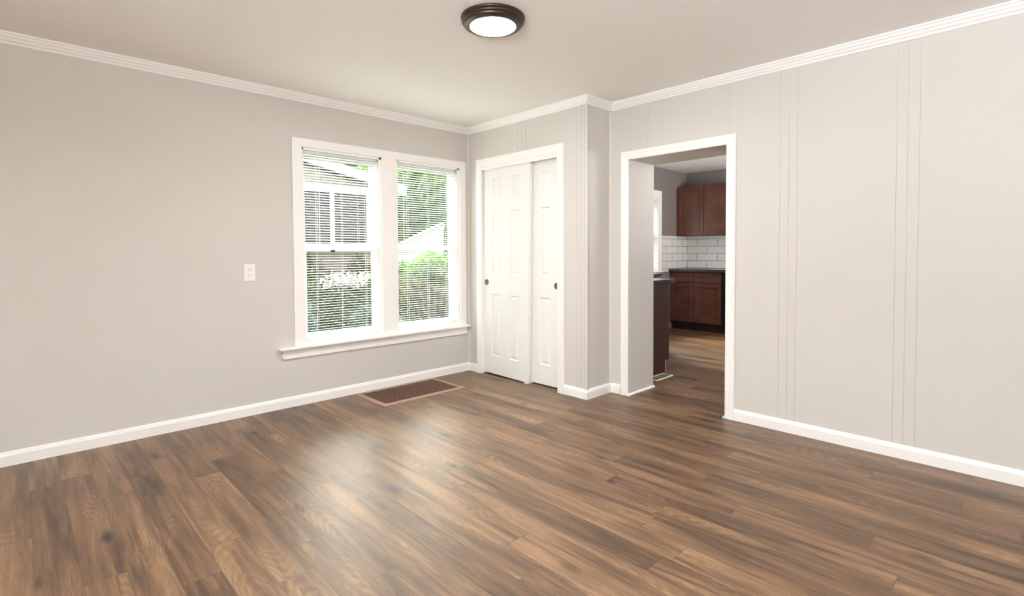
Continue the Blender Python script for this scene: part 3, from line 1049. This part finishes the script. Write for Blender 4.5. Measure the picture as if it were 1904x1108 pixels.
t = thing('neighbor_house', 'white neighbouring house with a sloping gable edge and dark porch windows', 'house', (-1.2, HY, GZ))
apx = -0.9
wl = MB().prism([(-7.0, 1.22), (1.64, 1.22), (1.64, rake_z(1.64) - 0.12), (apx, rake_z(apx) - 0.12), (-7.0, rake_z(apx) - 0.12 - 0.208 * 4.6)], 'y', HY, HY + 0.15)
wl.box(1.49, 1.64, HY + 0.15, HY + 7, 1.22, rake_z(1.64) - 0.12)
wl.build('gable_wall', 'soffit', t)
hd = MB().box(-7.0, 1.66, HY - 0.02, HY + 0.01, 2.31, 2.44).build('header_board', 'ext_white', t)
MB().box(-7.0, 1.64, HY + 0.0, HY + 0.15, GZ, 1.22).build('skirting', 'base_siding', t)
MB().box(-7.0, 1.68, HY - 0.05, HY + 0.02, 1.22, 1.33).build('sill_board', 'ext_white', t)
# rake boards and roof
rb = MB().prism([(2.19, rake_z(2.19) - 0.14), (2.19, rake_z(2.19) + 0.02), (apx, rake_z(apx) + 0.02), (apx, rake_z(apx) - 0.14)], 'y', HY - 0.42, HY - 0.38)
rb.prism([(apx, rake_z(apx) - 0.14), (apx, rake_z(apx) + 0.02), (-7.6, rake_z(apx) + 0.02 - 0.208 * 6.7), (-7.6, rake_z(apx) - 0.14 - 0.208 * 6.7)], 'y', HY - 0.42, HY - 0.38)
rb.build('rake_board', 'ext_white', t)
rl = rake_z(apx) - 0.208 * 6.7
rf = MB().prism([(1.78, rake_z(1.78)), (1.78, rake_z(1.78) + 0.05), (apx, rake_z(apx) + 0.05), (-7.6, rl + 0.05), (-7.6, rl), (apx, rake_z(apx))], 'y', HY + 0.10, HY + 8)
rf.prism([(2.20, rake_z(2.20)), (2.20, rake_z(2.20) + 0.05), (apx, rake_z(apx) + 0.05), (-7.6, rl + 0.05), (-7.6, rl), (apx, rake_z(apx))], 'y', HY - 0.38, HY + 0.10)
rf.build('roof', 'roof', t)
MB().box(2.14, 2.20, HY - 0.40, HY + 0.10, rake_z(2.19) - 0.15, rake_z(2.19)).build('eave_board', 'ext_white', t)
wx = [(-3.6, -2.75), (-2.65, -1.80), (-1.35, -0.55), (-0.45, 0.335), (0.37, 0.822), (0.906, 1.368), (1.395, 1.555)]
for a, b_ in wx:
    w = MB()
    w.box(a - 0.03, a, HY - 0.03, HY + 0.03, 1.33, 2.31)
    w.box(b_, b_ + 0.03, HY - 0.03, HY + 0.03, 1.33, 2.31)
    w.box(a, b_, HY - 0.03, HY + 0.03, 2.29, 2.31)
    w.box(a, b_, HY - 0.03, HY + 0.03, 1.33, 1.35)
    wf = w.build('porch_window', 'ext_white', t)
    MB().box(a, b_, HY - 0.015, HY - 0.005, 1.35, 2.29).build('window_pane', 'ext_glass', wf)
MB().box(0.822, 0.906, HY - 0.05, HY + 0.02, 1.22, 2.35).build('porch_post', 'ext_white', t)
MB().box(1.565, 1.67, HY - 0.04, HY + 0.1, 1.22, 2.44).build('corner_board', 'ext_white', t)

# white garage beyond the right pane
# white garage beyond the right pane, its ridge running away from the house
t = thing('garage', 'bright white gabled garage end seen low in the right window', 'garage', (6.6, 10.6, GZ))
GE, GW, GP = (0.592, 0.806), (0.806, -0.592), (6.2, 10.0)


def gpt(s_, z, d):
    return (GP[0] + GW[0] * s_ + GE[0] * d, GP[1] + GW[1] * s_ + GE[1] * d, z)


def gprism(pts, d0, d1):
    return MB().loft([[gpt(a, z, d0) for a, z in pts], [gpt(a, z, d1) for a, z in pts]])


gprism([(-2.3, GZ), (0.70, GZ), (0.70, 2.06), (0.64, 2.10), (-2.3, 0.70)], 0.0, 2.4).build('garage_wall', 'ext_white', t)
gprism([(-2.5, 0.66), (0.652, 2.177), (0.74, 2.09), (0.70, 2.06), (0.64, 2.10), (-2.46, 0.60)], -0.15, 2.5).build('garage_roof', 'ext_white', t)


def foliage(center, radii, n, size, material, parent, name='foliage', seed=0, clumps=14):
    r = random.Random(seed)
    cl = []
    for _ in range(clumps):
        while True:
            p = Vector((r.uniform(-1, 1), r.uniform(-1, 1), r.uniform(-1, 1)))
            if p.length < 1:
                break
        cl.append(p * 0.72)
    mb = MB()
    mb.keep = True
    for _ in range(n):
        c_ = r.choice(cl)
        d = Vector((r.gauss(0, 1), r.gauss(0, 1), r.gauss(0, 1))).normalized() * (r.random() ** 0.4) * 0.42
        p = c_ + d
        P = Vector((center[0] + p.x * radii[0], center[1] + p.y * radii[1], center[2] + p.z * radii[2]))
        nrm = Vector((r.gauss(0, 1), r.gauss(0, 1), r.gauss(0.5, 1))).normalized()
        a = nrm.orthogonal().normalized()
        b2 = nrm.cross(a)
        ang = r.uniform(0, 6.28)
        u = a * math.cos(ang) + b2 * math.sin(ang)
        w = nrm.cross(u)
        s = size * r.uniform(0.6, 1.3)
        mb.add([P - u * s, P - w * s * 0.45 + nrm * s * 0.1, P + u * s, P + w * s * 0.45 + nrm * s * 0.1], [(0, 1, 2, 3)])
    return mb.build(name, material, parent)


def tree(label, x, y, h, rad, material, n, leaf, seed, trunk_r=0.16):
    t = thing('tree', label, 'tree', (x, y, GZ), 'trees beyond the window')
    tk = MB().tube([(x, y, GZ), (x + 0.05, y, GZ + h * 0.3), (x - 0.05, y + 0.05, GZ + h * 0.6), (x, y, GZ + h * 0.85)], [trunk_r, trunk_r * 0.8, trunk_r * 0.55, trunk_r * 0.2], 10)
    r = random.Random(seed)
    for k in range(5):
        a = r.uniform(0, 6.28)
        z = GZ + h * r.uniform(0.35, 0.65)
        tk.tube([(x, y, z), (x + math.cos(a) * rad * 0.4, y + math.sin(a) * rad * 0.4, z + h * 0.12), (x + math.cos(a) * rad * 0.7, y + math.sin(a) * rad * 0.7, z + h * 0.2)], [trunk_r * 0.45, trunk_r * 0.3, trunk_r * 0.1], 7)
    tk.build('trunk', 'bark', t)
    foliage((x, y, GZ + h * 0.58), (rad, rad, h * 0.46), n, leaf, material, t, 'foliage', seed, 30)
    return t


tree('green tree right behind the white garage roof slope', 6.5, 15.5, 6.2, 1.8, 'leaf_green', 9000, 0.15, 1)
tree('broad bright green tree filling the upper right window', 10.3, 15.5, 6.6, 1.9, 'leaf_green', 11000, 0.15, 2)
tree('green tree at the right edge of the right window', 13.9, 15.5, 6.3, 1.9, 'leaf_green', 9000, 0.15, 3)
tree('mid green tree showing above the end of the porch gable edge', 8.4, 19.6, 7.6, 1.8, 'leaf_green', 9000, 0.17, 4)
tree('tall shaded tree between the two front trees in the right window', 12.4, 19.6, 7.8, 1.8, 'leaf_dark', 9000, 0.18, 5)
tree('shaded tree behind the right edge tree', 16.4, 19.6, 7.4, 1.8, 'leaf_dark', 8000, 0.18, 6)
tree('far tall tree at the back left of the tree row', 10.6, 24.0, 9.2, 2.0, 'leaf_dark', 9000, 0.2, 7)
tree('far tall tree in the middle at the back of the tree row', 14.9, 24.0, 9.4, 2.0, 'leaf_dark', 9000, 0.2, 8)
tree('far tree peeking over the high part of the porch gable', 5.9, 24.0, 9.0, 2.3, 'leaf_dark', 9000, 0.2, 9)


def shrub(label, x, y, rx, ry, top, material, n, leaf, seed, extra=None):
    t = thing('shrub', label, 'shrub', (x, y, GZ), 'shrubs in the side yard')
    st = MB()
    r = random.Random(seed)
    for k in range(6):
        a = r.uniform(0, 6.28)
        st.tube([(x, y, GZ), (x + math.cos(a) * rx * 0.3, y + math.sin(a) * ry * 0.3, GZ + (top - GZ) * 0.5), (x + math.cos(a) * rx * 0.6, y + math.sin(a) * ry * 0.6, GZ + (top - GZ) * 0.85)], [0.025, 0.016, 0.006], 6)
    st.build('stems', 'bark', t)
    foliage((x, y, (top + GZ) / 2), (rx, ry, (top - GZ) / 2 * 1.0), n, leaf, material, t, 'foliage', seed, 22)
    if extra:
        foliage((x, y - ry * 0.25, extra[0]), (rx * 0.9, ry * 0.9, extra[1]), extra[2], extra[3], 'petal', t, 'blossoms', seed + 50, 12)['label'] = 'white blossoms'
    return t


shrub('yellow green shrub against the porch skirting at the left of the left window', -0.15, 4.2, 0.62, 0.45, 1.32, 'leaf_lime', 6000, 0.055, 11)
shrub('lime green bush at the porch corner in the left window', 1.25, 4.2, 0.62, 0.45, 1.28, 'leaf_lime', 6000, 0.055, 12)
shrub('bush covered in white blossoms low in the left window', 0.10, 3.1, 0.72, 0.40, 1.00, 'leaf_dark', 5500, 0.05, 13, (0.76, 0.20, 330, 0.05))
shrub('dark blue green low hedge plant in the left window', -0.95, 2.3, 0.5, 0.35, 0.72, 'leaf_blue', 5000, 0.045, 14)
shrub('blue green hedge plant at the foot of the blossom bush', 0.10, 2.0, 0.5, 0.35, 0.52, 'leaf_blue', 6000, 0.045, 15)
shrub('olive leafed hedge bush low in the right window', 1.75, 3.0, 0.75, 0.45, 0.92, 'leaf_olive', 6500, 0.05, 16)
shrub('dark green bush behind the olive hedge in the right window', 2.65, 4.6, 0.75, 0.6, 1.12, 'leaf_dark', 7500, 0.055, 17)
shrub('green bush standing in front of the white garage', 5.0, 8.0, 1.3, 0.8, 1.28, 'leaf_green', 9000, 0.075, 18)
shrub('dark olive bush at the right edge of the right window', 4.35, 5.6, 0.85, 0.6, 1.10, 'leaf_olive', 7500, 0.055, 19)
shrub('low dark green plant nearest the right window', 1.00, 1.7, 0.38, 0.35, 0.50, 'leaf_dark', 4500, 0.045, 20)
for i, (hx, lab) in enumerate(((11.9, 'tall dense hedge bush far behind the trees at the left'), (15.2, 'tall dense hedge bush far behind the trees above the garage'),
                              (18.5, 'tall dense hedge bush far behind the right edge trees'), (21.8, 'tall dense hedge bush farthest to the right behind the trees'))):
    shrub(lab, hx, 28.5, 1.5, 1.2, 4.6, 'leaf_green', 7000, 0.2, 31 + i)
